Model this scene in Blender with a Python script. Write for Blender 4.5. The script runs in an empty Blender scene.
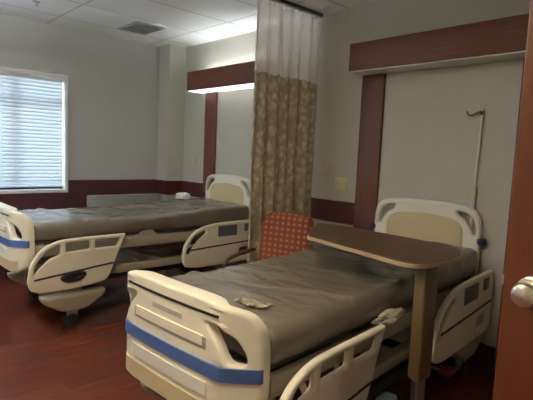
import bpy, bmesh, math, random
from mathutils import Vector, Matrix, noise
random.seed(4)
SC = bpy.context.scene
COL = SC.collection
G = 0.08            # the floor lies this far below the zero used for heights
PI = math.pi

# ------------------------------------------------------------------ materials
def mat(name, col, rough=.5, spec=.5, metal=0., var=0., vscale=6., bump=0., bscale=40., coat=0., coat_r=.1, stretch=(1, 1, 1), trans=0.):
    m = bpy.data.materials.new(name); m.use_nodes = True
    nt = m.node_tree; N = nt.nodes; L = nt.links
    b = N['Principled BSDF']
    b.inputs['Base Color'].default_value = (*col, 1)
    b.inputs['Roughness'].default_value = rough
    b.inputs['Specular IOR Level'].default_value = spec
    b.inputs['Metallic'].default_value = metal
    b.inputs['Coat Weight'].default_value = coat
    b.inputs['Coat Roughness'].default_value = coat_r
    b.inputs['Transmission Weight'].default_value = trans
    tc = N.new('ShaderNodeTexCoord'); mp = N.new('ShaderNodeMapping')
    mp.inputs['Scale'].default_value = stretch
    L.new(tc.outputs['Object'], mp.inputs['Vector'])
    if var > 0:
        n = N.new('ShaderNodeTexNoise'); n.inputs['Scale'].default_value = vscale; n.inputs['Detail'].default_value = 5
        L.new(mp.outputs[0], n.inputs['Vector'])
        r = N.new('ShaderNodeValToRGB')
        r.color_ramp.elements[0].position = .3; r.color_ramp.elements[1].position = .7
        r.color_ramp.elements[0].color = (*[c * (1 - var) for c in col], 1)
        r.color_ramp.elements[1].color = (*[min(1, c * (1 + var)) for c in col], 1)
        L.new(n.outputs['Fac'], r.inputs['Fac']); L.new(r.outputs['Color'], b.inputs['Base Color'])
    if bump > 0:
        n2 = N.new('ShaderNodeTexNoise'); n2.inputs['Scale'].default_value = bscale; n2.inputs['Detail'].default_value = 4
        L.new(mp.outputs[0], n2.inputs['Vector'])
        bp = N.new('ShaderNodeBump'); bp.inputs['Strength'].default_value = bump; bp.inputs['Distance'].default_value = .02
        L.new(n2.outputs['Fac'], bp.inputs['Height']); L.new(bp.outputs[0], b.inputs['Normal'])
    return m

def math_node(nt, op, a, b=None):
    n = nt.nodes.new('ShaderNodeMath'); n.operation = op
    for i, v in enumerate((a, b)):
        if v is None: continue
        if isinstance(v, (int, float)): n.inputs[i].default_value = v
        else: nt.links.new(v, n.inputs[i])
    return n.outputs[0]

def ramp(nt, fac, stops):
    r = nt.nodes.new('ShaderNodeValToRGB'); e = r.color_ramp.elements
    while len(e) < len(stops): e.new(.5)
    for k, (p, c) in enumerate(stops):
        e[k].position = p; e[k].color = (*c, 1)
    nt.links.new(fac, r.inputs['Fac']); return r.outputs['Color']

def wood(name, dark, light, axis=0, scale=5., rough=.35, coat=.2):
    s = [14., 14., 14.]; s[axis] = 1.2
    m = mat(name, light, rough=rough, coat=coat)
    nt = m.node_tree; b = nt.nodes['Principled BSDF']; mp = nt.nodes['Mapping']
    mp.inputs['Scale'].default_value = s
    n = nt.nodes.new('ShaderNodeTexNoise'); n.inputs['Scale'].default_value = scale; n.inputs['Detail'].default_value = 6
    n.inputs['Distortion'].default_value = .6
    nt.links.new(mp.outputs[0], n.inputs['Vector'])
    nt.links.new(ramp(nt, n.outputs['Fac'], [(.3, dark), (.7, light)]), b.inputs['Base Color'])
    return m

M = {}
M['wall'] = mat('wall paint', (.49, .472, .41), rough=.8, spec=.2, var=.03, vscale=2.5)
M['wallL'] = mat('window wall paint', (.50, .495, .465), rough=.8, spec=.2, var=.03, vscale=2.5)
M['panel'] = mat('panel laminate', (.52, .50, .435), rough=.6, spec=.3, var=.02)
M['maroon'] = wood('maroon wood', (.095, .025, .012), (.155, .043, .021), axis=0, rough=.55, coat=0)
M['maroonv'] = wood('maroon wood upright', (.085, .022, .011), (.135, .036, .018), axis=2, rough=.55, coat=0)
M['maroonrail'] = wood('maroon rail', (.055, .012, .012), (.09, .02, .019), axis=0, rough=.4)
M['wains'] = mat('maroon wainscot', (.062, .016, .02), rough=.45, var=.15, vscale=8)
M['doorwood'] = wood('door wood', (.105, .025, .007), (.14, .034, .010), axis=2, rough=.4)
M['white'] = mat('white paint', (.8, .8, .78), rough=.45)
M['diffuser'] = mat('white diffuser', (.75, .74, .68), rough=.5)
M['cream'] = mat('cream plastic', (.88, .81, .66), rough=.38, var=.02)
M['creamhead'] = mat('pale head board plastic', (.78, .75, .65), rough=.4, var=.02)
M['tan'] = mat('tan laminate', (.62, .50, .30), rough=.45, var=.05)
M['blue'] = mat('blue bumper', (.075, .14, .36), rough=.4)
M['dark'] = mat('dark plastic', (.02, .02, .022), rough=.5)
M['navy'] = mat('navy rubber', (.02, .03, .09), rough=.6)
M['greyplastic'] = mat('grey control panel', (.12, .13, .15), rough=.4)
M['greylabel'] = mat('grey print', (.5, .45, .36), rough=.5)
M['frame'] = mat('bed frame paint', (.42, .37, .28), rough=.45)
M['deckdark'] = mat('deck dark', (.05, .045, .045), rough=.5)
M['steel'] = mat('brushed steel', (.62, .6, .56), rough=.28, metal=1)
M['pole'] = mat('pale enamelled pole', (.72, .70, .64), rough=.35, metal=.2)
M['chrome'] = mat('chrome', (.8, .8, .8), rough=.3, metal=1)
M['rubber'] = mat('black rubber', (.015, .015, .015), rough=.6)
M['knob'] = mat('satin nickel', (.85, .79, .68), rough=.32, metal=1, bump=.25, bscale=14)
M['table'] = wood('table laminate', (.065, .032, .012), (.092, .045, .017), axis=0, rough=.5, coat=.0)
M['tableedge'] = mat('table edge band', (.42, .30, .17), rough=.4)
M['column'] = mat('brown column', (.17, .105, .045), rough=.4, coat=.1)
M['heater'] = mat('grey enamel', (.27, .27, .24), rough=.5, var=.03)
M['yellowplate'] = mat('beige wall plate', (.58, .50, .30), rough=.45)
M['plate'] = mat('pale wall plate', (.52, .46, .36), rough=.45)
M['cloth'] = mat('white linen', (.75, .74, .70), rough=.7)
M['film'] = mat('clear film bunch', (.72, .66, .52), rough=.25, coat=.6, trans=.35)
M['trackm'] = mat('dark track', (.07, .05, .04), rough=.4)
M['vent'] = mat('grey vent', (.42, .42, .41), rough=.5)
M['ventdark'] = mat('vent gap', (.25, .25, .25), rough=.6)
M['chairwood'] = wood('chair wood', (.09, .04, .02), (.15, .07, .03), axis=2)
M['bluebag'] = mat('pale blue plastic', (.35, .42, .60), rough=.4)
M['red'] = mat('red plastic', (.25, .03, .03), rough=.4)

# mattress under clear plastic
m = M['mattress'] = mat('plastic covered mattress', (.18, .153, .108), rough=.42, spec=.5, var=.12, vscale=5, coat=1., coat_r=.17)
nt = m.node_tree
mp2 = nt.nodes.new('ShaderNodeMapping'); mp2.inputs['Scale'].default_value = (1.7, 4.5, 3); mp2.inputs['Rotation'].default_value = (0, 0, .3)
nt.links.new(nt.nodes['Texture Coordinate'].outputs['Object'], mp2.inputs[0])
n = nt.nodes.new('ShaderNodeTexNoise'); n.inputs['Scale'].default_value = 1.6; n.inputs['Detail'].default_value = 5; n.inputs['Distortion'].default_value = 1.2
nt.links.new(mp2.outputs[0], n.inputs[0])
bp = nt.nodes.new('ShaderNodeBump'); bp.inputs['Strength'].default_value = .55; bp.inputs['Distance'].default_value = .05
nt.links.new(n.outputs['Fac'], bp.inputs['Height'])
nt.links.new(bp.outputs[0], nt.nodes['Principled BSDF'].inputs['Coat Normal'])
bp2 = nt.nodes.new('ShaderNodeBump'); bp2.inputs['Strength'].default_value = .2; bp2.inputs['Distance'].default_value = .03
nt.links.new(n.outputs['Fac'], bp2.inputs['Height'])
nt.links.new(bp2.outputs[0], nt.nodes['Principled BSDF'].inputs['Normal'])

# floor: reddish wood-look vinyl planks running along Y
m = M['floor'] = mat('wood plank floor', (.16, .04, .02), rough=.22, spec=.5)
nt = m.node_tree; b = nt.nodes['Principled BSDF']
tc = nt.nodes['Texture Coordinate']
mp = nt.nodes['Mapping']; mp.inputs['Rotation'].default_value = (0, 0, PI / 2)
br = nt.nodes.new('ShaderNodeTexBrick')
for k, v in (('Scale', 1.), ('Mortar Size', .0015), ('Brick Width', 1.2), ('Row Height', .15), ('Bias', 0.)): br.inputs[k].default_value = v
br.inputs['Color1'].default_value = (.80, .80, .80, 1); br.inputs['Color2'].default_value = (1, 1, 1, 1); br.inputs['Mortar'].default_value = (.6, .6, .6, 1)
nt.links.new(mp.outputs[0], br.inputs['Vector'])
mp3 = nt.nodes.new('ShaderNodeMapping'); mp3.inputs['Scale'].default_value = (18, 1.5, 1)
nt.links.new(tc.outputs['Object'], mp3.inputs[0])
n = nt.nodes.new('ShaderNodeTexNoise'); n.inputs['Scale'].default_value = 1.3; n.inputs['Detail'].default_value = 6
nt.links.new(mp3.outputs[0], n.inputs[0])
c = ramp(nt, n.outputs['Fac'], [(.25, (.115, .026, .014)), (.75, (.155, .036, .019))])
mx = nt.nodes.new('ShaderNodeMix'); mx.data_type = 'RGBA'; mx.blend_type = 'MULTIPLY'; mx.inputs['Factor'].default_value = 1
nt.links.new(c, mx.inputs[6]); nt.links.new(br.outputs['Color'], mx.inputs[7])
nt.links.new(mx.outputs[2], b.inputs['Base Color'])

# ceiling tiles with a metal grid
m = M['ceil'] = mat('ceiling tile', (.86, .87, .86), rough=.85, spec=.1, bump=.15, bscale=90)
nt = m.node_tree; b = nt.nodes['Principled BSDF']
mp = nt.nodes.new('ShaderNodeMapping'); mp.inputs['Location'].default_value = (3.87, .40, 0)
nt.links.new(nt.nodes['Texture Coordinate'].outputs['Object'], mp.inputs[0])
sx = nt.nodes.new('ShaderNodeSeparateXYZ'); nt.links.new(mp.outputs[0], sx.inputs[0])
def gridline(o, pitch):
    f = math_node(nt, 'FRACT', math_node(nt, 'ADD', math_node(nt, 'DIVIDE', o, pitch), 50.))
    d = math_node(nt, 'MINIMUM', f, math_node(nt, 'SUBTRACT', 1., f))
    return math_node(nt, 'LESS_THAN', d, .012 / pitch)
g = math_node(nt, 'MAXIMUM', gridline(sx.outputs[0], .61), gridline(sx.outputs[1], 1.22))
nt.links.new(ramp(nt, g, [(0, (.86, .87, .86)), (1, (.62, .62, .61))]), b.inputs['Base Color'])

# venetian slats: white and a little translucent
m = M['slat'] = bpy.data.materials.new('white blind slat'); m.use_nodes = True
nt = m.node_tree; b = nt.nodes['Principled BSDF']; b.inputs['Base Color'].default_value = (.82, .84, .86, 1); b.inputs['Roughness'].default_value = .5
tr = nt.nodes.new('ShaderNodeBsdfTranslucent'); tr.inputs[0].default_value = (.62, .66, .70, 1)
ms = nt.nodes.new('ShaderNodeMixShader'); ms.inputs[0].default_value = .45
nt.links.new(b.outputs[0], ms.inputs[1]); nt.links.new(tr.outputs[0], ms.inputs[2]); nt.links.new(ms.outputs[0], nt.nodes['Material Output'].inputs[0])

# glass
m = M['glass'] = bpy.data.materials.new('window glass'); m.use_nodes = True
nt = m.node_tree; nt.nodes.remove(nt.nodes['Principled BSDF'])
t = nt.nodes.new('ShaderNodeBsdfTransparent'); t.inputs[0].default_value = (.94, .97, .97, 1)
gl = nt.nodes.new('ShaderNodeBsdfGlossy'); gl.inputs['Roughness'].default_value = .02
ms = nt.nodes.new('ShaderNodeMixShader'); ms.inputs[0].default_value = .06
nt.links.new(t.outputs[0], ms.inputs[1]); nt.links.new(gl.outputs[0], ms.inputs[2]); nt.links.new(ms.outputs[0], nt.nodes['Material Output'].inputs[0])

# open white mesh at the top of the curtain
m = M['mesh'] = bpy.data.materials.new('white curtain mesh'); m.use_nodes = True
nt = m.node_tree; b = nt.nodes['Principled BSDF']; b.inputs['Base Color'].default_value = (.9, .86, .83, 1); b.inputs['Roughness'].default_value = .8
tl = nt.nodes.new('ShaderNodeBsdfTranslucent'); tl.inputs[0].default_value = (.92, .87, .84, 1)
m1 = nt.nodes.new('ShaderNodeMixShader'); m1.inputs[0].default_value = .6
nt.links.new(b.outputs[0], m1.inputs[1]); nt.links.new(tl.outputs[0], m1.inputs[2])
tp = nt.nodes.new('ShaderNodeBsdfTransparent'); m2 = nt.nodes.new('ShaderNodeMixShader'); m2.inputs[0].default_value = .15
nt.links.new(m1.outputs[0], m2.inputs[1]); nt.links.new(tp.outputs[0], m2.inputs[2]); nt.links.new(m2.outputs[0], nt.nodes['Material Output'].inputs[0])

# curtain cloth: olive tan with a mottled leaf print
m = M['curtain'] = mat('curtain print', (.3, .25, .16), rough=.85, spec=.2)
nt = m.node_tree; b = nt.nodes['Principled BSDF']
uv = nt.nodes.new('ShaderNodeUVMap')
mpv = nt.nodes.new('ShaderNodeMapping'); mpv.inputs['Scale'].default_value = (16, 13, 1)
nt.links.new(uv.outputs[0], mpv.inputs[0])
vo = nt.nodes.new('ShaderNodeTexVoronoi'); vo.inputs['Scale'].default_value = 1.2; nt.links.new(mpv.outputs[0], vo.inputs['Vector'])
no = nt.nodes.new('ShaderNodeTexNoise'); no.inputs['Scale'].default_value = 2.2; no.inputs['Detail'].default_value = 4; nt.links.new(mpv.outputs[0], no.inputs['Vector'])
mixv = math_node(nt, 'ADD', math_node(nt, 'MULTIPLY', vo.outputs['Distance'], .6), math_node(nt, 'MULTIPLY', no.outputs['Fac'], .6))
nt.links.new(ramp(nt, mixv, [(.36, (.84, .76, .60)), (.52, (.64, .54, .39)), (.68, (.40, .32, .205))]), b.inputs['Base Color'])
tl = nt.nodes.new('ShaderNodeBsdfTranslucent'); tl.inputs[0].default_value = (.55, .47, .33, 1)
ms = nt.nodes.new('ShaderNodeMixShader'); ms.inputs[0].default_value = .35
nt.links.new(b.outputs[0], ms.inputs[1]); nt.links.new(tl.outputs[0], ms.inputs[2]); nt.links.new(ms.outputs[0], nt.nodes['Material Output'].inputs[0])

# chair cloth: rust ground with pale diamonds
m = M['rust'] = mat('rust diamond cloth', (.3, .07, .03), rough=.85, spec=.2)
nt = m.node_tree; b = nt.nodes['Principled BSDF']
sx = nt.nodes.new('ShaderNodeSeparateXYZ'); nt.links.new(nt.nodes['Texture Coordinate'].outputs['Object'], sx.inputs[0])
q = math_node(nt, 'ADD', sx.outputs[2], sx.outputs[1])
a_ = math_node(nt, 'SINE', math_node(nt, 'MULTIPLY', math_node(nt, 'ADD', sx.outputs[0], q), 62))
b_ = math_node(nt, 'SINE', math_node(nt, 'MULTIPLY', math_node(nt, 'SUBTRACT', sx.outputs[0], q), 62))
pr = math_node(nt, 'MULTIPLY', a_, b_)
nt.links.new(ramp(nt, math_node(nt, 'ADD', math_node(nt, 'MULTIPLY', pr, .5), .5), [(.25, (.22, .042, .017)), (.65, (.20, .062, .030)), (.90, (.36, .19, .11))]), b.inputs['Base Color'])

# ------------------------------------------------------------------ mesh helpers
class MB:
    def __init__(s): s.bm = bmesh.new()
    def add(s, other):
        me = bpy.data.meshes.new('tmp'); other.to_mesh(me); s.bm.from_mesh(me); bpy.data.meshes.remove(me); other.free(); return s
    def box(s, x0, x1, y0, y1, z0, z1, bev=0., seg=2, mtx=None):
        b = bmesh.new(); bmesh.ops.create_cube(b, size=1)
        for v in b.verts:
            v.co = Vector(((x0 + x1) / 2 + v.co.x * (x1 - x0), (y0 + y1) / 2 + v.co.y * (y1 - y0), (z0 + z1) / 2 + v.co.z * (z1 - z0)))
        if bev > 0: bmesh.ops.bevel(b, geom=b.edges[:], offset=bev, segments=seg, profile=.5, affect='EDGES')
        if mtx: b.transform(mtx)
        return s.add(b)
    def tube(s, pts, r, n=12, closed=False):
        pts = [Vector(p) for p in pts]; b = bmesh.new(); rings = []
        rr = r if isinstance(r, (list, tuple)) else [r] * len(pts)
        prev = None
        for i, p in enumerate(pts):
            a = pts[max(i - 1, 0)]; c = pts[min(i + 1, len(pts) - 1)]; t = (c - a).normalized()
            if prev is None:
                up = Vector((0, 0, 1)) if abs(t.z) < .9 else Vector((1, 0, 0)); x = t.cross(up).normalized()
            else: x = (prev - t * prev.dot(t)).normalized()
            prev = x; y = t.cross(x)
            rings.append([b.verts.new(p + (x * math.cos(2 * PI * k / n) + y * math.sin(2 * PI * k / n)) * rr[i]) for k in range(n)])
        for i in range(len(rings) - 1):
            for k in range(n): b.faces.new((rings[i][k], rings[i][(k + 1) % n], rings[i + 1][(k + 1) % n], rings[i + 1][k]))
        b.faces.new(rings[0]); b.faces.new(rings[-1])
        return s.add(b)
    def lathe(s, prof, n=24, mtx=None):
        b = bmesh.new(); rings = []
        for r, z in prof: rings.append([b.verts.new((r * math.cos(2 * PI * k / n), r * math.sin(2 * PI * k / n), z)) for k in range(n)])
        for i in range(len(rings) - 1):
            for k in range(n): b.faces.new((rings[i][k], rings[i][(k + 1) % n], rings[i + 1][(k + 1) % n], rings[i + 1][k]))
        b.faces.new(rings[0]); b.faces.new(rings[-1])
        if mtx: b.transform(mtx)
        return s.add(b)
    def prism(s, pts, h0, h1, fn):
        # polygon pts (a, b) carried from depth h0 to h1; fn(a, b, h) gives the place
        b = bmesh.new()
        A = [b.verts.new(fn(x, y, h0)) for x, y in pts]; B = [b.verts.new(fn(x, y, h1)) for x, y in pts]
        b.faces.new(A); b.faces.new(B)
        for i in range(len(pts)):
            j = (i + 1) % len(pts); b.faces.new((A[i], A[j], B[j], B[i]))
        return s.add(b)
    def build(s, name, material, parent=None, smooth=35, shift=True):
        bmesh.ops.recalc_face_normals(s.bm, faces=s.bm.faces[:])
        me = bpy.data.meshes.new(name); s.bm.to_mesh(me); s.bm.free()
        return link(name, me, material, parent, smooth, shift)

def link(name, me, material, parent=None, smooth=35, shift=True):
    if shift: me.transform(Matrix.Translation((0, 0, G)))
    if smooth:
        me.polygons.foreach_set('use_smooth', [True] * len(me.polygons)); me.set_sharp_from_angle(angle=math.radians(smooth))
    me.materials.append(material)
    o = bpy.data.objects.new(name, me); COL.objects.link(o)
    if parent: o.parent = parent
    return o

def tag(o, label=None, cat=None, group=None, kind=None):
    if label: o['label'] = label
    if cat: o['category'] = cat
    if group: o['group'] = group
    if kind: o['kind'] = kind
    return o
def thing(name, label, cat, loc=(0, 0, 0), rz=0, group=None):
    o = bpy.data.objects.new(name, None); COL.objects.link(o); o.location = loc; o.rotation_euler = (0, 0, rz); o.empty_display_size = .1
    return tag(o, label, cat, group)
def struct(name, mb, material, parent=None, smooth=0, shift=True):
    o = mb.build(name, material, parent, smooth, shift)
    if parent is None: o['kind'] = 'structure'
    return o

def rnd(pts, r, n=5):
    """round the corners of a polygon; r is one radius or one per corner"""
    out = []; k = len(pts)
    for i in range(k):
        rr = r[i] if isinstance(r, (list, tuple)) else r
        p = Vector(pts[i]); a = Vector(pts[i - 1]) - p; c = Vector(pts[(i + 1) % k]) - p
        d = min(rr, a.length * .45, c.length * .45)
        if d < 1e-4: out.append(tuple(p)); continue
        A = p + a.normalized() * d; C = p + c.normalized() * d
        for t in range(n + 1):
            t /= n; out.append(tuple(A * (1 - t) ** 2 + p * 2 * t * (1 - t) + C * t * t))
    return out

def plate(outer, holes, thick, bev, fn, cuts=None):
    """a flat board with rounded rims and through holes; fn(a, b, depth) places each vertex"""
    cu = bpy.data.curves.new('tmp', 'CURVE'); cu.dimensions = '2D'; cu.fill_mode = 'BOTH'
    cu.extrude = max(thick / 2 - bev, 0.0005); cu.bevel_depth = bev; cu.bevel_resolution = 2; cu.offset = -bev
    for pl in [outer] + list(holes):
        sp = cu.splines.new('POLY'); sp.points.add(len(pl) - 1); sp.use_cyclic_u = True
        for q, (x, y) in zip(sp.points, pl): q.co = (x, y, 0, 1)
    ob = bpy.data.objects.new('tmp', cu); COL.objects.link(ob)
    dg = bpy.context.evaluated_depsgraph_get(); me = bpy.data.meshes.new_from_object(ob.evaluated_get(dg))
    bpy.data.objects.remove(ob); bpy.data.curves.remove(cu)
    b = bmesh.new(); b.from_mesh(me); bpy.data.meshes.remove(me)
    bmesh.ops.remove_doubles(b, verts=b.verts[:], dist=1e-5)
    for c in cuts or []:
        bmesh.ops.bisect_plane(b, geom=b.verts[:] + b.edges[:] + b.faces[:], plane_co=(c, 0, 0), plane_no=(1, 0, 0))
    for v in b.verts: v.co = Vector(fn(*v.co))
    s = MB(); s.add(b); return s

# ------------------------------------------------------------------ the room
XW, H, XR, YF = -5.48, 2.69, .47, -4.7
struct('floor', MB().box(XW - .2, XR + 2.2, YF - .1, .2, -.18, -.08), M['floor'])
struct('ceiling', MB().box(XW - .2, XR + 2.2, YF - .1, .2, H, H + .1), M['ceil'])
struct('wall_head', MB().box(XW - .2, XR + .1, 0, .15, -.08, H), M['wall'])
struct('wall_foot', MB().box(XW - .2, XR + 2.2, YF - .12, YF, -.08, H), M['wall'])
WY0, WY1, WZ0, WZ1 = -3.35, -1.43, .875, 2.13
b = MB()
b.box(XW - .15, XW, YF, WY0, -.08, H); b.box(XW - .15, XW, WY1, 0, -.08, H)
b.box(XW - .15, XW, WY0, WY1, -.08, WZ0); b.box(XW - .15, XW, WY0, WY1, WZ1, H)
struct('wall_window', b, M['wallL'])
b = MB()
b.box(XR, XR + .12, -2.12, 0, -.08, H); b.box(XR, XR + .12, YF, -3.1, -.08, H); b.box(XR, XR + .12, -3.1, -2.12, 1.99, H)
struct('wall_right', b, M['wall'])
b = MB(); b.box(XR + 1.9, XR + 2.0, YF, .2, -.08, H); b.box(XR + .12, XR + 2.0, 0, .1, -.08, H)
struct('wall_corridor', b, M['wall'])
struct('column', MB().box(XW, -5.225, -.24, 0, -.08, H), M['panel'])
# window
w = MB()
for y0, y1, z0, z1 in ((WY0 - .03, WY0 + .005, WZ0 - .035, WZ1 + .03), (WY1 - .005, WY1 + .03, WZ0 - .035, WZ1 + .03), (WY0 + .005, WY1 - .005, WZ1 - .005, WZ1 + .03), (WY0 + .005, WY1 - .005, WZ0 - .035, WZ0 + .002)):
    w.box(XW - .13, XW + .03, y0, y1, z0, z1, .004)
win = struct('window_1', w, M['white'])
fr = MB()
fr.box(XW - .11, XW - .07, WY0, WY1, 1.83, 1.87); fr.box(XW - .11, XW - .07, -1.96, -1.91, WZ0, WZ1); fr.box(XW - .11, XW - .07, -2.85, -2.80, WZ0, WZ1)
fr.build('mullion', M['greyplastic'], win, 0)
s_ = MB().box(XW - .115, XW - .065, WY0, WY1, WZ0 + .002, WZ0 + .04).build('sash_rail', M['dark'], win, 0)
MB().box(XW - .095, XW - .090, WY0, WY1, WZ0, WZ1).build('pane', M['glass'], win, 0)
# blind
bl = thing('venetian_blind', 'white horizontal slat blind lowered over the window', 'blind', (XW, -2.39, 0))
BY0, BY1 = WY0 + .012 + 2.39, WY1 - .012 + 2.39
b = MB(); nsl = 29; zt, zb = 2.06, WZ0 + .075
for i in range(nsl):
    z = zb + (zt - zb) * i / (nsl - 1); t = math.radians(72)
    bb = bmesh.new(); rows = []
    for k in range(5):
        sgn = (k - 2) / 2; x = -.03 + .025 * sgn * math.cos(t); zz = z - .025 * sgn * math.sin(t) + .003 * (1 - sgn * sgn)
        rows.append([bb.verts.new((x, BY0, zz)), bb.verts.new((x, BY1, zz)), bb.verts.new((x, BY1, zz + .003)), bb.verts.new((x, BY0, zz + .003))])
    for k in range(4):
        for q in range(4): bb.faces.new((rows[k][q], rows[k][(q + 1) % 4], rows[k + 1][(q + 1) % 4], rows[k + 1][q]))
    bb.faces.new(rows[0]); bb.faces.new(rows[-1]); b.add(bb)
b.build('slats', M['slat'], bl, 50)
MB().box(-.06, -.004, BY0, BY1, 2.078, 2.12, .004).build('head_rail', M['white'], bl)
MB().box(-.05, -.01, BY0, BY1, zb - .045, zb - .025, .004).build('bottom_rail', M['slat'], bl)
for y in (BY0 + .2, (BY0 + BY1) / 2, BY1 - .2): MB().tube([(-.058, y, zb - .03), (-.058, y, 2.09)], .0015, 6).build('ladder_cord', M['white'], bl)
# rails, baseboards
struct('trim_1', MB().box(XW, XW + .02, YF, -.24, .10, WZ0 - .035).box(XW, XW + .02, WY1 + .03, -.24, WZ0 - .035, .98).box(XW, XW + .02, YF, WY0 - .03, WZ0 - .035, .98), M['wains'])
struct('trim_2', MB().box(-5.205, -4.717, -.03, 0, .80, .98, .004), M['maroonrail'])
struct('trim_3', MB().box(-3.443, -2.43, -.03, 0, .785, .98, .004), M['maroonrail'])
struct('trim_4', MB().box(XW, -5.205, -.26, -.24, .80, .98, .004).box(-5.225, -5.205, -.24, 0, .80, .98, .004), M['maroonrail'])
struct('baseboard_head', MB().box(-5.24, -4.717, -.015, 0, -.08, .09).box(-3.443, -2.43, -.015, 0, -.08, .09).box(-2.2, -1.165, -.035, -.02, -.08, .09).box(-.94, XR, -.015, 0, -.08, .09), M['wains'])
struct('baseboard_window', MB().box(XW, XW + .03, YF, -.24, -.08, .10), M['wains'])
# headwall units
def headwall_unit(x0, x1, label, lamp=0, inset=.005):
    t = thing('headwall_unit', label, 'headwall panel', ((x0 + x1) / 2, 0, 0))
    hw = (x1 - x0) / 2
    MB().box(-hw + inset + .2, hw - inset - .2, -.02, -.003, -.08, 2.08).build('back_panel', M['panel'], t, 0)
    for s in (-1, 1):
        MB().box(min(s * (hw - inset - .22), s * (hw - inset)), max(s * (hw - inset - .22), s * (hw - inset)), -.045, -.003, -.08, 2.08, .004).build('post', M['maroonv'], t)
    fa = MB().box(-hw, hw, -.235, -.205, 2.09, 2.31, .004).box(-hw, -hw + .03, -.205, -.003, 2.09, 2.31).box(hw - .03, hw, -.205, -.003, 2.09, 2.31)
    fa.build('cornice', M['maroon'], t)
    df = MB().box(-hw + .012, hw - .012, -.222, -.003, 2.081, 2.096).build('light_diffuser', M['diffuser'], t, 0); df['label'] = 'white underside panel of the cornice'
    if lamp:
        dm = bpy.data.materials.new('added diffuser glow'); dm.use_nodes = True
        q = dm.node_tree.nodes['Principled BSDF']; q.inputs['Base Color'].default_value = (.75, .75, .7, 1); q.inputs['Emission Color'].default_value = (.95, .98, 1, 1); q.inputs['Emission Strength'].default_value = .9  # underside glow added to brighten the wall panel below
        df.data.materials[0] = dm
        e = bpy.data.materials.new('added cornice lamp'); e.use_nodes = True
        bs = e.node_tree.nodes['Principled BSDF']; bs.inputs['Emission Color'].default_value = (.88, .97, 1, 1); bs.inputs['Emission Strength'].default_value = lamp
        MB().tube([(-hw + .1, -.11, 2.27), (hw - .1, -.11, 2.27)], .02, 12).build('added_lamp_tube', e, t)  # lamp added inside the cornice to light the wall and ceiling above
    else: MB().box(-hw + .03, hw - .03, -.205, -.003, 2.28, 2.305).build('cornice_top', M['maroon'], t, 0)
    return t
headwall_unit(-2.434, -.93, 'maroon framed wall panel and cornice behind the bed with the table')
headwall_unit(-4.83, -3.33, 'maroon framed wall panel and cornice behind the bed by the window', 11., .115)
# door, open, and its frame
dr = MB().box(-.425, .45, -2.165, -2.12, -.07, 1.97, .004)
d = struct('door_1', dr, M['doorwood'])
kn = MB(); mt = Matrix.Translation((-.356, -2.165, 1.078)) @ Matrix.Rotation(PI / 2, 4, 'X')
kn.lathe([(.0, 0), (.034, 0), (.036, .006), (.031, .011), (.014, .014), (.012, .032), (.022, .040), (.029, .052), (.030, .060), (.026, .069), (.014, .075), (.0, .076)], 32, mt)
k_ = kn.build('door_knob', M['knob'], d); k_['label'] = 'round satin metal knob'
MB().box(-.433, -.424, -2.155, -2.13, 1.075, 1.10, .002).build('latch_bolt', M['steel'], d)
mb = MB().box(XR - .02, XR + .14, -2.12, -2.07, -.08, 2.04).box(XR - .02, XR + .14, -3.15, -3.1, -.08, 2.04).box(XR - .02, XR + .14, -3.1, -2.12, 1.99, 2.04)
struct('trim_5', mb, M['doorwood'])

# ceiling fittings
v = thing('ceiling_vent', 'small grey louvred vent in the ceiling near the window wall', 'vent', (-4.80, -.86, H + G))
MB().box(-.22, .22, -.17, .17, -.012, -.001, .003).build('vent_frame', M['vent'], v, shift=False)
lv = MB()
for i in range(9):
    y = -.13 + i * .0325
    lv.box(-.19, .19, y - .010, y + .010, -.020, -.011, .002)
lv.build('louvres', M['ventdark'], v, shift=False)
sp = thing('fire_sprinkler', 'small sprinkler head in the ceiling above the window', 'sprinkler', (-4.74, -1.95, H + G))
MB().lathe([(0, 0), (.035, 0), (.03, -.008), (.012, -.010), (.010, -.03), (.006, -.04), (0, -.04)]).build('escutcheon', M['vent'], sp, shift=False)
MB().lathe([(0, -.045), (.016, -.045), (.016, -.042), (.004, -.039), (0, -.039)]).build('deflector', M['steel'], sp, shift=False)
# unseen lamps added as fill light for the room and the corridor
def fill_troffer(x, y, label, power, col, sx=.6, sy=1.2):
    t = thing('added_ceiling_light', label, 'ceiling light', (x, y, H + G))
    MB().box(-sx / 2, sx / 2, -sy / 2, sy / 2, -.02, -.001).build('light_housing', M['white'], t, 0, shift=False)
    e = bpy.data.materials.new('fill light diffuser'); e.use_nodes = True
    bs = e.node_tree.nodes['Principled BSDF']; bs.inputs['Emission Color'].default_value = (*col, 1); bs.inputs['Emission Strength'].default_value = power
    MB().box(-sx / 2 + .03, sx / 2 - .03, -sy / 2 + .03, sy / 2 - .03, -.026, -.021).build('fill_panel', e, t, 0, shift=False)
fill_troffer(-1.25, -3.25, 'added unseen ceiling light over the doorway end of the room', 13.5, (1, .86, .64))  # added warm fill for the near bed and footboard, out of view
pl = thing('added_pendant_light', 'added unseen hanging light over the aisle beyond the window bed', 'added pendant light', (-4.1, -3.55, 0))  # added out of view to throw cool light on ceiling and left side
MB().box(-.6, .6, -.06, .06, 2.33, 2.37, .006).build('light_body', M['white'], pl)
e = bpy.data.materials.new('fill tube diffuser'); e.use_nodes = True
bs = e.node_tree.nodes['Principled BSDF']; bs.inputs['Emission Color'].default_value = (.86, .95, 1, 1); bs.inputs['Emission Strength'].default_value = 160.
MB().box(-.58, .58, -.05, .05, 2.371, 2.376).build('fill_panel', e, pl, 0)
e2 = e.copy(); e2.node_tree.nodes['Principled BSDF'].inputs['Emission Strength'].default_value = 30.
MB().box(-.58, .58, -.05, .05, 2.324, 2.329).build('fill_panel', e2, pl, 0)
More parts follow.
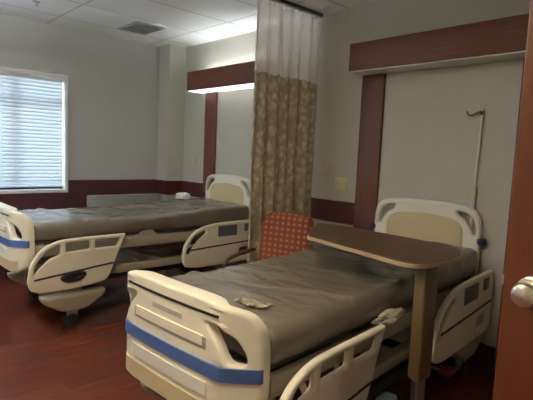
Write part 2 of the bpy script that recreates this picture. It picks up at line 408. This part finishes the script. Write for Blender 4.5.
for q in (-.5, .5): MB().tube([(q, 0, 2.37), (q, 0, H)], .004, 8).build('hanger', M['steel'], pl)
fill_troffer(1.45, -2.6, 'added unseen ceiling light in the corridor', 6., (1, .85, .65))  # added lamp, spills warm light in through the doorway

# ------------------------------------------------------------------ curtain
tk = MB().box(-2.975, -2.925, -3.6, -.02, H - .03, H - .001, .004).build('curtain_track', M['trackm'])
tag(tk, 'dark curtain track fixed to the ceiling above the curtain', 'curtain track')
cu = thing('privacy_curtain', 'tan printed privacy curtain with white mesh top gathered against the wall', 'curtain', (-2.95, -.42, 0))
def sheet(z0, z1, n, rows, amp, seed, y0=-.43, y1=.385, bott=1., thick=.003):
    bb = bmesh.new(); uvl = bb.loops.layers.uv.new('UVMap'); V = []; arc = [0]
    def P(i, t):
        s = i / n; ph = s * 2 * PI * 6.3 + seed
        a = amp * (1 + .35 * math.sin(s * 17 + seed)) * (1 + (bott - 1) * t)
        y = y0 + (y1 - y0) * s + .022 * math.sin(2 * ph + .6) * (.6 + .4 * t)
        x = a * math.sin(ph + .5 * math.sin(s * 11)) + .012 * math.sin(ph * 2.3 + 3 * t)
        return x, y
    for i in range(n): 
        a, c = P(i, 0), P(i + 1, 0); arc.append(arc[-1] + math.hypot(c[0] - a[0], c[1] - a[1]))
    for r in range(rows + 1):
        t = r / rows; V.append([bb.verts.new((*P(i, t), z1 + (z0 - z1) * t)) for i in range(n + 1)])
    for r in range(rows):
        for i in range(n):
            f = bb.faces.new((V[r][i], V[r][i + 1], V[r + 1][i + 1], V[r + 1][i]))
            for lp, (a, q) in zip(f.loops, ((i, r), (i + 1, r), (i + 1, r + 1), (i, r + 1))): lp[uvl].uv = (arc[a], (z1 - z0) * q / rows)
    return bb
s = MB(); s.bm.loops.layers.uv.new('UVMap'); s.add(sheet(.16, 2.06, 150, 14, .036, .4, bott=1.15)); s.build('fabric_panel', M['curtain'], cu, 180)
s = MB(); s.add(sheet(2.05, 2.635, 150, 6, .033, .4)); o = s.build('mesh_header', M['mesh'], cu, 180); o['label'] = 'white see-through mesh top'
for i in range(12):
    y = -.42 + i * .072
    MB().tube([(0, y, 2.615), (0, y, 2.662)], .004, 6).build('hook', M['steel'], cu)

# ------------------------------------------------------------------ the hospital bed
UPPER = {'headboard', 'footboard', 'side_rail', 'mattress', 'deck_frame', 'lift_arm'}
def bow(u):
    a = abs(u); v = -1.268 + .10 * u * u
    if a > .315: v += (a - .315) ** 1.15 * 1.05
    return v
def make_bed(label):
    t = thing('hospital_bed', label, 'bed')
    # footboard
    half = [(.355, .365), (.415, .41), (.434, .50), (.434, .66), (.428, .75), (.392, .812), (.305, .838), (.20, .846)]
    out = [(-a, z) for a, z in half[::-1]][::-1]
    outer = rnd(half + [(-a, z) for a, z in half[::-1]], .03, 4)
    hole = [(.230, .762), (.30, .758), (.360, .718), (.386, .665), (.391, .635), (.379, .619), (.335, .622), (.30, .685)]
    holes = [rnd(hole, .02, 4), rnd([(-a, z) for a, z in hole], .02, 4)]
    cuts = [-.44, -.42, -.40, -.38, -.36, -.345, -.33, -.26, -.2, -.1, 0, .1, .2, .26, .33, .345, .36, .38, .40, .42, .44]
    def fn(a, z, d):
        th = 1 + 1.6 * max(0, (z - .76) / .09) * max(0, min(1, (.31 - abs(a)) / .06))      # the console at the top is thicker
        return (a, bow(a) + .025 + (d * th if d > 0 else d), z)
    fb = plate(outer, holes, .05, .012, fn, cuts).build('footboard', M['cream'], t)
    def strip(z0, z1, us, d0=-.004, d1=.004, parent=fb, name='stripe', m_='blue', lbl=None, zf=lambda u: 0):
        bb = bmesh.new(); R_ = []
        for u in us:
            y = bow(u); zz = zf(u)
            R_.append([bb.verts.new((u, y + d0, z0 + zz)), bb.verts.new((u, y + d0, z1 + zz)), bb.verts.new((u, y + d1, z1 + zz)), bb.verts.new((u, y + d1, z0 + zz))])
        for i in range(len(R_) - 1):
            for k in range(4): bb.faces.new((R_[i][k], R_[i][(k + 1) % 4], R_[i + 1][(k + 1) % 4], R_[i + 1][k]))
        bb.faces.new(R_[0]); bb.faces.new(R_[-1])
        o = MB().add(bb).build(name, M[m_], parent, 25)
        if lbl: o['label'] = lbl
        return o
    full = [-.434 + .868 * i / 48 for i in range(49)]
    strip(.560, .612, full, -.008, .006, name='bumper_stripe', lbl='blue bumper stripe')
    mid = [-.30 + .6 * i / 20 for i in range(21)]
    strip(.790, .800, mid, -.003, .003, name='console_groove', m_='dark', lbl='dark slot along the top')
    strip(.38, .452, [-.37 + .74 * i / 20 for i in range(21)], -.004, .003, name='lower_inlay', m_='tan', lbl='tan lower panel')
    strip(.655, .700, [-.24 + .48 * i / 16 for i in range(17)], -.002, .003, name='grip_recess', m_='frame', lbl='recessed grip')
    strip(.668, .706, [-.225 + .45 * i / 16 for i in range(17)], -.006, .003, name='grip_lip', m_='cream')
    strip(.478, .532, [-.25 + .5 * i / 16 for i in range(17)], -.006, .003, name='name_panel', m_='creamhead', lbl='raised pale panel')
    strip(.735, .755, [-.10 + .2 * i / 8 for i in range(9)], -.002, .003, name='print_mark', m_='greylabel', lbl='faint grey lettering block')
    # headboard
    half = [(.395, .52), (.416, .60), (.419, .90), (.410, .99), (.378, 1.045), (.30, 1.072), (.12, 1.085)]
    hole = [(.24, 1.030), (.31, 1.022), (.362, .985), (.385, .93), (.388, .872), (.366, .865), (.342, .915), (.305, .965), (.255, .995)]
    hb = plate(rnd(half + [(-a, z) for a, z in half[::-1]], .03, 4), [rnd(hole, .015, 4), rnd([(-a, z) for a, z in hole], .015, 4)], .05, .016,
               lambda a, z, d: (a, 1.085 + d, z)).build('headboard', M['creamhead'], t)
    inl = rnd([(.30, .62), (.30, .90), (.27, .945), (.20, .975), (0, .99), (-.20, .975), (-.27, .945), (-.30, .90), (-.30, .62)], .03, 4)
    plate(inl, [], .012, .003, lambda a, z, d: (a, 1.057 + d, z)).build('inlay', M['tan'], hb)['label'] = 'tan inset panel'
    for s_ in (-1, 1):
        MB().lathe([(0, -.02), (.03, -.02), (.034, -.012), (.034, .012), (.03, .02), (0, .02)], 20, Matrix.Translation((s_ * .425, 1.085, .83))).build('corner_bumper', M['navy'], hb)['label'] = 'navy corner roller'
    # mattress
    L0, L1, W_, Z0, Z1 = -1.12, 1.045, .44, .59, .742
    bb = bmesh.new(); rings = []; NV = 150
    cs = []
    for a0, a1, na, fx in ((-1, 1, 44, 't'), (1, 1, 7, 'r'), (1, -1, 12, 'b'), (-1, -1, 7, 'l')): 
        for k in range(na):
            q = k / na
            if fx == 't': cs.append((-1 + 2 * q, 1.))
            elif fx == 'r': cs.append((1., 1 - 2 * q))
            elif fx == 'b': cs.append((1 - 2 * q, -1.))
            else: cs.append((-1., -1 + 2 * q))
    def ring(v, sc):
        out = []
        for a, c in cs:
            # rounded box section
            r = .062; hw, hh = W_ * sc[0], (Z1 - Z0) / 2 * sc[1]
            x, z = a * hw, c * hh
            cx, cz_ = max(-hw + r, min(hw - r, x)), max(-hh + r, min(hh - r, z))
            dx, dz = x - cx, z - cz_; l = math.hypot(dx, dz)
            if l > r: x, z = cx + dx / l * r, cz_ + dz / l * r
            zz = (Z0 + Z1) / 2 + z
            rise = .045 * max(0, min(1, (v + .1) / .8))
            p = Vector((x * 3.0, v * 5.0, 0))
            w_ = .010 * noise.noise(p) + .006 * noise.noise(Vector((x * 9 + v * 4, v * 9 - x * 3, 1.7)))
            if c > .5: zz += w_ + rise - .004 * (1 - a * a)
            else: x += (1 if a > 0 else -1) * .8 * w_; zz += rise * (c + 1) / 2 
            # long folds of loose film across the foot half
            if c > .5:
                for f0, sl, am in ((-1.19, 1.22, .015), (-.68, .38, .015), (-.86, .15, .010), (-.45, -.6, .007), (-.2, .3, .007), (.25, -.2, .006)):
                    dd = v - (f0 + sl * x); zz += am * math.exp(-(dd / .017) ** 2) * (.6 + .4 * math.sin(x * 9 + f0 * 20))
            out.append(bb.verts.new((x, v, zz)))
        return out
    vs = [L0 + (L1 - L0) * i / NV for i in range(NV + 1)]
    rings.append(ring(L0 - .0, (.95, .70)))
    for v_ in vs[1:-1]: 
        e = min(v_ - L0, L1 - v_); e = min(1, e / .05); q = .95 + .05 * math.sqrt(1 - (1 - e) ** 2); q2 = .70 + .30 * math.sqrt(1 - (1 - e) ** 2)
        rings.append(ring(v_, (q, q2)))
    rings.append(ring(L1, (.95, .70)))
    nc = len(cs)
    for i in range(len(rings) - 1):
        for k in range(nc): bb.faces.new((rings[i][k], rings[i][(k + 1) % nc], rings[i + 1][(k + 1) % nc], rings[i + 1][k]))
    bb.faces.new(rings[0]); bb.faces.new(rings[-1])
    MB().add(bb).build('mattress', M['mattress'], t, 70)['label'] = 'grey-brown mattress in clear plastic'
    # deck
    dk = MB(); dk.box(-.40, .40, -1.10, 1.02, .575, .598, .004)
    dk.build('deck_frame', M['deckdark'], t)
    dk = MB()
    for s_ in (-1, 1):
        dk.box(min(s_ * .395, s_ * .43), max(s_ * .395, s_ * .43), -1.10, 1.05, .475, .565, .008)
        dk.prism(rnd([(-.26, .56), (-.22, .61), (-.12, .62), (-.06, .56)], .03), s_ * .405, s_ * .43, lambda a, c, h: (h, a, c))
    dk.box(-.42, .42, -1.115, -1.08, .46, .57, .008); dk.box(-.42, .42, 1.015, 1.05, .46, .57, .008)
    dk.build('deck_frame', M['frame'], t)
    # side rails
    rails = []
    foot_out = rnd([(-1.195, .30), (-1.175, .45), (-1.09, .565), (-.97, .612), (-.80, .620), (-.415, .622), (-.47, .50), (-.52, .38), (-.575, .245), (-.80, .215), (-1.10, .215), (-1.17, .24)],
                   [.04, .12, .12, .1, .1, .02, .1, .1, .05, .1, .1, .04], 6)
    fh = [rnd([(-1.155, .345), (-1.135, .445), (-1.065, .535), (-.975, .578), (-.955, .575), (-.955, .50), (-1.03, .478), (-1.10, .42)], .025, 4),
          rnd([(-.915, .512), (-.915, .588), (-.725, .590), (-.725, .520)], .012, 3),
          rnd([(-.685, .521), (-.685, .590), (-.465, .592), (-.500, .522)], .012, 3)]
    head_out = rnd([(.15, .33), (.17, .44), (.25, .555), (.38, .615), (.55, .640), (1.09, .645), (1.11, .60), (1.11, .24), (1.05, .215), (.30, .215), (.18, .24)],
                   [.04, .12, .12, .1, .1, .02, .02, .03, .1, .1, .05], 6)
    hh = [rnd([(.190, .36), (.215, .445), (.28, .525), (.385, .575), (.42, .578), (.42, .545), (.33, .49), (.265, .42), (.235, .36)], .02, 4),
          rnd([(.84, .27), (.84, .36), (1.05, .37), (1.05, .27)], .02, 3)]
    for s_ in (-1, 1):
        f = lambda a, c, d, s_=s_: (s_ * .505 + d, a, c)
        fr_ = plate(foot_out, fh, .034, .013, f).build('side_rail', M['cream'], t)
        gr = MB().prism([(-1.15, .318), (-1.15, .332), (-.53, .392), (-.527, .378)], s_ * .52, s_ * .5245, lambda a, c, h: (h, a, c)).build('groove', M['dark'], fr_, 0)
        MB().lathe([(.0, -.012), (.034, -.012), (.040, -.004), (.040, .006), (.034, .014), (.022, .014), (.018, .008), (0, .008)], 32, Matrix.Translation((s_ * .531, -.86, .318)) @ Matrix.Rotation(.09, 4, 'X') @ Matrix.Scale(2.5, 4, (0, 1, 0)) @ Matrix.Rotation(s_ * PI / 2, 4, 'Y')).build('release_handle', M['dark'], fr_)['label'] = 'dark release handle'
        hr = plate(head_out, hh, .034, .013, f).build('side_rail', M['cream'], t)
        MB().prism([(.24, .392), (.24, .406), (1.09, .436), (1.09, .422)], s_ * .52, s_ * .5245, lambda a, c, h: (h, a, c)).build('groove', M['dark'], hr, 0)
        MB().box(min(s_ * .518, s_ * .526), max(s_ * .518, s_ * .526), .56, .80, .50, .61, .003).build('control_panel', M['greyplastic'], hr)['label'] = 'grey control panel'
        MB().box(min(s_ * .518, s_ * .526), max(s_ * .518, s_ * .526), .90, 1.0, .53, .61, .003).build('switch_panel', M['greyplastic'], hr)['label'] = 'small grey switch panel'
        for v0 in (-.80, .62):
            for q in (-.12, .12):
                MB().tube([(s_ * .41, v0 + q, .50), (s_ * .46, v0 + q, .44), (s_ * .488, v0 + q, .34)], .015, 8).build('rail_arm', M['frame'], fr_ if v0 < 0 else hr)
        if s_ < 0:
            fr_.location = (.03, .15, -.13); hr.location = (.03, -.02, -.13)      # the far pair is let down
    # under-frame
    bf = MB()
    for s_ in (-1, 1):
        bf.box(s_ * .36 - .03, s_ * .36 + .03, -1.05, 1.05, .25, .32, .006)
    bf.box(-.39, .39, -.95, -.88, .25, .32, .006); bf.box(-.39, .39, .88, .95, .25, .32, .006); bf.box(-.36, .36, -.04, .04, .25, .32, .006)
    bf.build('lift_arm', M['frame'], t)
    for s_ in (-1, 1):
        for q in (-1, 1): MB().tube([(s_ * .25, q * .45, .10), (s_ * .25, q * .85, .28)], .03, 10).build('lift_strut', M['deckdark'], t)
    bs = MB()
    for s_ in (-1, 1): bs.box(s_ * .27 - .035, s_ * .27 + .035, -.78, .84, .06, .13, .006)
    bs.build('base_frame', M['deckdark'], t)
    for v0 in (-.83, .86):
        prof = [(-.42, .19), (-.40, .225), (-.2, .23), (.2, .23), (.40, .225), (.42, .19), (.42, .12), (.40, .065), (.25, .05), (-.25, .05), (-.40, .065), (-.42, .12)]
        MB().prism(prof, v0 - .085, v0 + .085, lambda a, c, h: (a, h, c)).build('base_cover', M['frame'], t)
        for s_ in (-1, 1):
            shp = rnd([(-.26, .205), (.26, .205), (.24, .15), (.09, .06), (-.09, .06), (-.24, .15)], [.02, .02, .05, .05, .05, .05], 5)
            plate(shp, [], .11, .025, lambda a, c, d, s_=s_, v0=v0: (s_ * .438 + d, v0 + a, c)).build('caster_shroud', M['frame'], t)
            c_ = MB().box(s_ * .43 - .022, s_ * .43 + .022, v0 - .045, v0 + .04, -.035, .062, .014, 3).build('caster', M['chrome'], t)
            wh = MB()
            for q in (-.037, .037):
                wh.lathe([(0, -.011), (.05, -.011), (.056, -.006), (.056, .006), (.05, .011), (0, .011)], 24, Matrix.Translation((s_ * .43 + q, v0 - .02, -.024)) @ Matrix.Rotation(PI / 2, 4, 'Y'))
            wh.build('wheel', M['rubber'], c_)
    MB().tube([(-.40, .62, .05), (-.40, .62, .02), (.40, .62, .02), (.40, .62, .05)], .012, 8).build('brake_bar', M['steel'], t)
    MB().box(.40, .48, .55, .68, .02, .05, .008).build('brake_pedal', M['red'], t)['label'] = 'small red brake pedal'
    MB().box(.40, .47, .74 - 1.0, .86 - 1.0, .10, .16, .012).build('foot_switch', M['bluebag'], t)['label'] = 'pale blue pedal'
    return t
def dup(root, loc, rz, label, lift=0.):
    r = root.copy(); COL.objects.link(r); r.location = loc; r.rotation_euler = (0, 0, rz); r['label'] = label
    for ch in list(root.children):
        c = ch.copy(); COL.objects.link(c); c.parent = r
        if ch.name.split('.')[0] in UPPER: c.location = ch.location + Vector((0, 0, lift))
        for g in ch.children:
            d_ = g.copy(); COL.objects.link(d_); d_.parent = c
    return r
bed = make_bed('cream hospital bed with blue striped footboard and overbed table across it')
bed2 = dup(bed, (-4.155, -1.172, 0), .0, 'cream hospital bed standing by the window beyond the curtain', .04)
bed.location = (-1.662, -1.176, 0); bed.rotation_euler = (0, 0, .066)
for b_ in (bed, bed2): b_['group'] = 'hospital beds'
# drip pole on the nearer bed
ip = MB(); ip.tube([(.33, 1.118, .55), (.335, 1.118, 1.14)], .012, 12).tube([(.335, 1.118, 1.13), (.345, 1.118, 1.76)], .008, 12)
iv = ip.build('drip_pole', M['pole'], bed); iv['label'] = 'slim metal drip pole at the head corner'
hk = MB()
for s_ in (-1, 1):
    hk.tube([(.345, 1.118, 1.745), (.345 + s_ * .03, 1.118 - .01, 1.735), (.345 + s_ * .065, 1.118 - .02, 1.715), (.345 + s_ * .09, 1.118 - .025, 1.72), (.345 + s_ * .098, 1.118 - .026, 1.745)] if s_ < 0 else [(.345, 1.118, 1.745), (.35, 1.105, 1.735), (.352, 1.08, 1.72), (.353, 1.06, 1.74)], .0055, 8)
hk.build('hook', M['trackm'], iv)
MB().box(.315, .352, 1.100, 1.132, 1.13, 1.21, .006).build('clamp', M['yellowplate'], iv)['label'] = 'yellowish clamp'

# ------------------------------------------------------------------ overbed table
TZ = .925
tb = thing('overbed_table', 'brown overbed table reaching across the nearer bed', 'table', (-1.03, -1.38, 0))
top = rnd([(-1.765, -1.405), (-2.075, -.95), (-1.95, -.89), (-1.12, -.93), (-1.0, -1.06), (-.965, -1.28), (-1.005, -1.545)], [.03, .10, .08, .14, .14, .2, .10], 6)
top = [(x + 1.03, y + 1.38) for x, y in top]
pt = plate(top, [], .028, .006, lambda a, c, d: (a, c, TZ - .014 + d))
o = pt.build('tabletop', M['table'], tb)
ed = MB(); n_ = len(top); bb = bmesh.new(); R_ = []
for i in range(n_):
    p = Vector(top[i]); a = Vector(top[i - 1]); c = Vector(top[(i + 1) % n_]); tg = (c - a).normalized(); nn = Vector((tg.y, -tg.x))
    ctr = Vector((.35, .2)) - Vector((.85, 0))
    if nn.dot(p - ctr) < 0: nn = -nn
    R_.append([bb.verts.new((*(p - nn * .004), TZ - .026)), bb.verts.new((*(p + nn * .003), TZ - .024)), bb.verts.new((*(p + nn * .003), TZ - .006)), bb.verts.new((*(p - nn * .004), TZ - .004))])
for i in range(n_):
    for k in range(4): bb.faces.new((R_[i][k], R_[i][(k + 1) % 4], R_[(i + 1) % n_][(k + 1) % 4], R_[(i + 1) % n_][k]))
ed.add(bb).build('edge_band', M['tableedge'], o, 40)['label'] = 'pale edge band'
RZ = Matrix.Rotation(-.12, 4, 'Z')
MB().box(-.032, .032, -.052, .052, .345, TZ - .03, .012, 3, RZ).build('column', M['column'], tb)
MB().box(-.019, .019, -.034, .034, -.02, .36, .008, 3, RZ).build('inner_column', M['steel'], tb)['label'] = 'grey metal lower column'
MB().box(-.30, .30, .06, .60, TZ - .05, TZ - .029, .006, 2, Matrix.Translation((-.42, -.1, 0))).build('support_plate', M['deckdark'], tb)
bs = MB().box(-.05, .05, -.28, .30, -.03, .0, .008, 2, RZ).box(-.72, .03, -.27, -.22, -.03, .0, .008, 2, RZ).box(-.72, .03, .24, .29, -.03, .0, .008, 2, RZ)
base = bs.build('base', M['column'], tb)
for x, y in ((-.70, -.245), (-.70, .265), (.0, -.245), (.0, .265)):
    MB().lathe([(0, -.011), (.02, -.011), (.0235, -.006), (.0235, .006), (.02, .011), (0, .011)], 20, RZ @ Matrix.Translation((x, y, -.0555)) @ Matrix.Rotation(PI / 2, 4, 'Y')).build('caster', M['rubber'], tb)

# ------------------------------------------------------------------ armchair against the curtain
ch = thing('armchair', 'rust patterned armchair with pale diamonds in front of the curtain', 'armchair', (-2.545, -.915, 0), .32)
bk = rnd([(-.225, .30), (-.235, .80), (-.19, .895), (0, .92), (.19, .895), (.235, .80), (.225, .30)], [.02, .08, .08, .1, .08, .08, .02], 6)
plate(bk, [], .10, .035, lambda a, c, d: (a, .20 - d + (c - .3) * .12, c)).build('backrest', M['rust'], ch)
MB().box(-.235, .235, -.28, .17, .27, .39, .035, 4).build('seat', M['rust'], ch)
for s_ in (-1, 1):
    MB().tube([(s_ * .258, .17, .58), (s_ * .262, -.05, .585), (s_ * .262, -.24, .57), (s_ * .262, -.27, .54), (s_ * .262, -.265, .30)], .016, 10).build('armrest', M['chairwood'], ch)
    MB().box(s_ * .245 - .018, s_ * .245 + .018, -.283, -.247, -.08, .30, .004).build('leg', M['chairwood'], ch)
    MB().box(s_ * .225 - .018, s_ * .225 + .018, .18, .216, -.08, .32, .004).build('leg', M['chairwood'], ch)

# ------------------------------------------------------------------ small things
ht = thing('wall_heater', 'low grey boxed heater along the window wall beyond the bed', 'heater', (XW + .1, -.72, 0))
MB().box(-.075, .06, -.47, .45, -.06, .80, .010).build('casing', M['heater'], ht)
gr = MB()
for i in range(10): gr.box(.058, .064, -.42, .40, .10 + i * .035, .12 + i * .035)
gr.build('grille', M['vent'], ht, 0)
MB().box(-.075, .05, -.46, .44, -.08, -.06).build('plinth', M['dark'], ht, 0)

def crumple(name, material, label, cat, x, y, z, sx, sy, sz, seed, group=None, rz=0., fr=1.):
    bb = bmesh.new(); bmesh.ops.create_icosphere(bb, subdivisions=4, radius=1)
    for v_ in bb.verts:
        n1 = noise.noise(v_.co * 1.7 * fr + Vector((seed, 0, 0))); n2 = 1 - abs(noise.noise(v_.co * 3.3 * fr + Vector((0, seed, 0)))) * 2
        k = 1 + .35 * n1 + .22 * n2
        v_.co = Vector((v_.co.x * k * sx, v_.co.y * k * sy, max(-.25, v_.co.z * k) * sz))
    lo = min(v_.co.z for v_ in bb.verts)
    for v_ in bb.verts: v_.co.z -= lo
    o = MB().add(bb).build(name, material, None, 60, shift=False)
    o.location = (x, y, z + G); o.rotation_euler = (0, 0, rz); return tag(o, label, cat, group)
def on_bed(b_, u, v_):
    c, s_ = math.cos(b_.rotation_euler.z), math.sin(b_.rotation_euler.z)
    return b_.location.x + c * u - s_ * v_, b_.location.y + s_ * u + c * v_
x, y = on_bed(bed2, -.34, .70)
crumple('crumpled_cloth', M['cloth'], 'crumpled white cloth lying on the mattress by the window', 'cloth', x, y, .835, .085, .07, .045, 3.1)
x, y = on_bed(bed, .17, -.97)
bb = bmesh.new(); NX, NY = 44, 24; V = []
for i in range(NX + 1):
    row = []
    for k in range(NY + 1):
        a, c = i / NX * 2 - 1, k / NY * 2 - 1
        w_ = .75 + .45 * noise.noise(Vector((a * 2.2, .4, 3.))); px, py = a * .085 * (1 + .25 * noise.noise(Vector((c * 2, 5., 1.)))), c * .04 * w_
        h_ = .5 - abs(noise.noise(Vector((a * 5.5 + c, c * 2.6 - a * 2, 2.2))))
        row.append(bb.verts.new((px, py + .02 * a * a, .002 + max(0, h_) * .042 * (1 - .6 * max(abs(a), abs(c)) ** 2))))
    V.append(row)
for i in range(NX):
    for k in range(NY): bb.faces.new((V[i][k], V[i + 1][k], V[i + 1][k + 1], V[i][k + 1]))
bmesh.ops.solidify(bb, geom=bb.faces[:], thickness=.0012)
o = MB().add(bb).build('plastic_wrap', M['film'], None, 40, shift=False); o.location = (x, y, .748 + G); o.rotation_euler = (0, 0, .2)
tag(o, 'bunched clear plastic on the mattress just behind the footboard', 'plastic wrap')
x, y = on_bed(bed, .47, -.29)
crumple('plastic_wrap', M['film'], 'bunched pale plastic hanging at the bed edge beside the table column', 'plastic wrap', x, y, .60, .03, .11, .035, 1.9)

def wall_plate(x, z, w_, h_, label, m_, marks):
    t = thing('wall_plate', label, 'wall plate', (x, -.001, z + G))
    MB().box(-w_ / 2, w_ / 2, -.008, 0, -h_ / 2, h_ / 2, .003).build('cover', M[m_], t, shift=False)
    for a, c in marks: MB().lathe([(0, 0), (.014, 0), (.013, .006), (0, .006)], 16, Matrix.Translation((a, -.008, c)) @ Matrix.Rotation(PI / 2, 4, 'X')).build('outlet', M['greylabel'], t, shift=False)
wall_plate(-2.62, 1.135, .13, .12, 'yellowish square wall plate left of the nearer maroon post', 'yellowplate', [(-.03, 0), (.03, 0)])
wall_plate(-2.79, 1.255, .07, .115, 'pale upright wall plate above the yellowish one beside the curtain', 'plate', [(0, -.025), (0, .025)])
wall_plate(-4.94, 1.235, .07, .115, 'pale wall plate beside the corner column behind the window bed', 'plate', [(0, -.025), (0, .025)])

# ------------------------------------------------------------------ sky, camera
wd = bpy.data.worlds.new('sky'); SC.world = wd; wd.use_nodes = True
nt = wd.node_tree; bg = nt.nodes['Background']
tc = nt.nodes.new('ShaderNodeTexCoord'); sx = nt.nodes.new('ShaderNodeSeparateXYZ'); nt.links.new(tc.outputs['Generated'], sx.inputs[0])
nt.links.new(ramp(nt, math_node(nt, 'ADD', math_node(nt, 'MULTIPLY', sx.outputs[2], .5), .5), [(.40, (.75, .78, .78)), (.52, (.85, .93, 1.0)), (1., (.55, .76, 1.0))]), bg.inputs[0])
bg.inputs[1].default_value = 5.5

f_, D, CZ, yaw, pitch, roll = 465.6, 3.41, 1.3857, .8131, .1, .0427
fw = Vector((-math.sin(yaw) * math.cos(pitch), math.cos(yaw) * math.cos(pitch), -math.sin(pitch)))
r0 = Vector((math.cos(yaw), math.sin(yaw), 0)); u0 = r0.cross(fw)
r1 = r0 * math.cos(roll) + u0 * math.sin(roll); u1 = -r0 * math.sin(roll) + u0 * math.cos(roll)
cd = bpy.data.cameras.new('camera'); cam = bpy.data.objects.new('camera', cd); COL.objects.link(cam)
cd.sensor_width = 36; cd.lens = f_ * 36 / 533; cd.clip_start = .02
mx = Matrix((r1, u1, -fw)).transposed().to_4x4(); mx.translation = Vector((0, -D, CZ + G)); cam.matrix_world = mx
SC.camera = cam
SC.view_settings.view_transform = 'Standard'; SC.view_settings.look = 'None'; SC.view_settings.gamma = 1
SC.view_settings.use_curve_mapping = False
SC.view_settings.exposure = .85
SC.cycles.max_bounces = 10; SC.cycles.diffuse_bounces = 6; SC.cycles.transparent_max_bounces = 24
SC.cycles.use_denoising = True
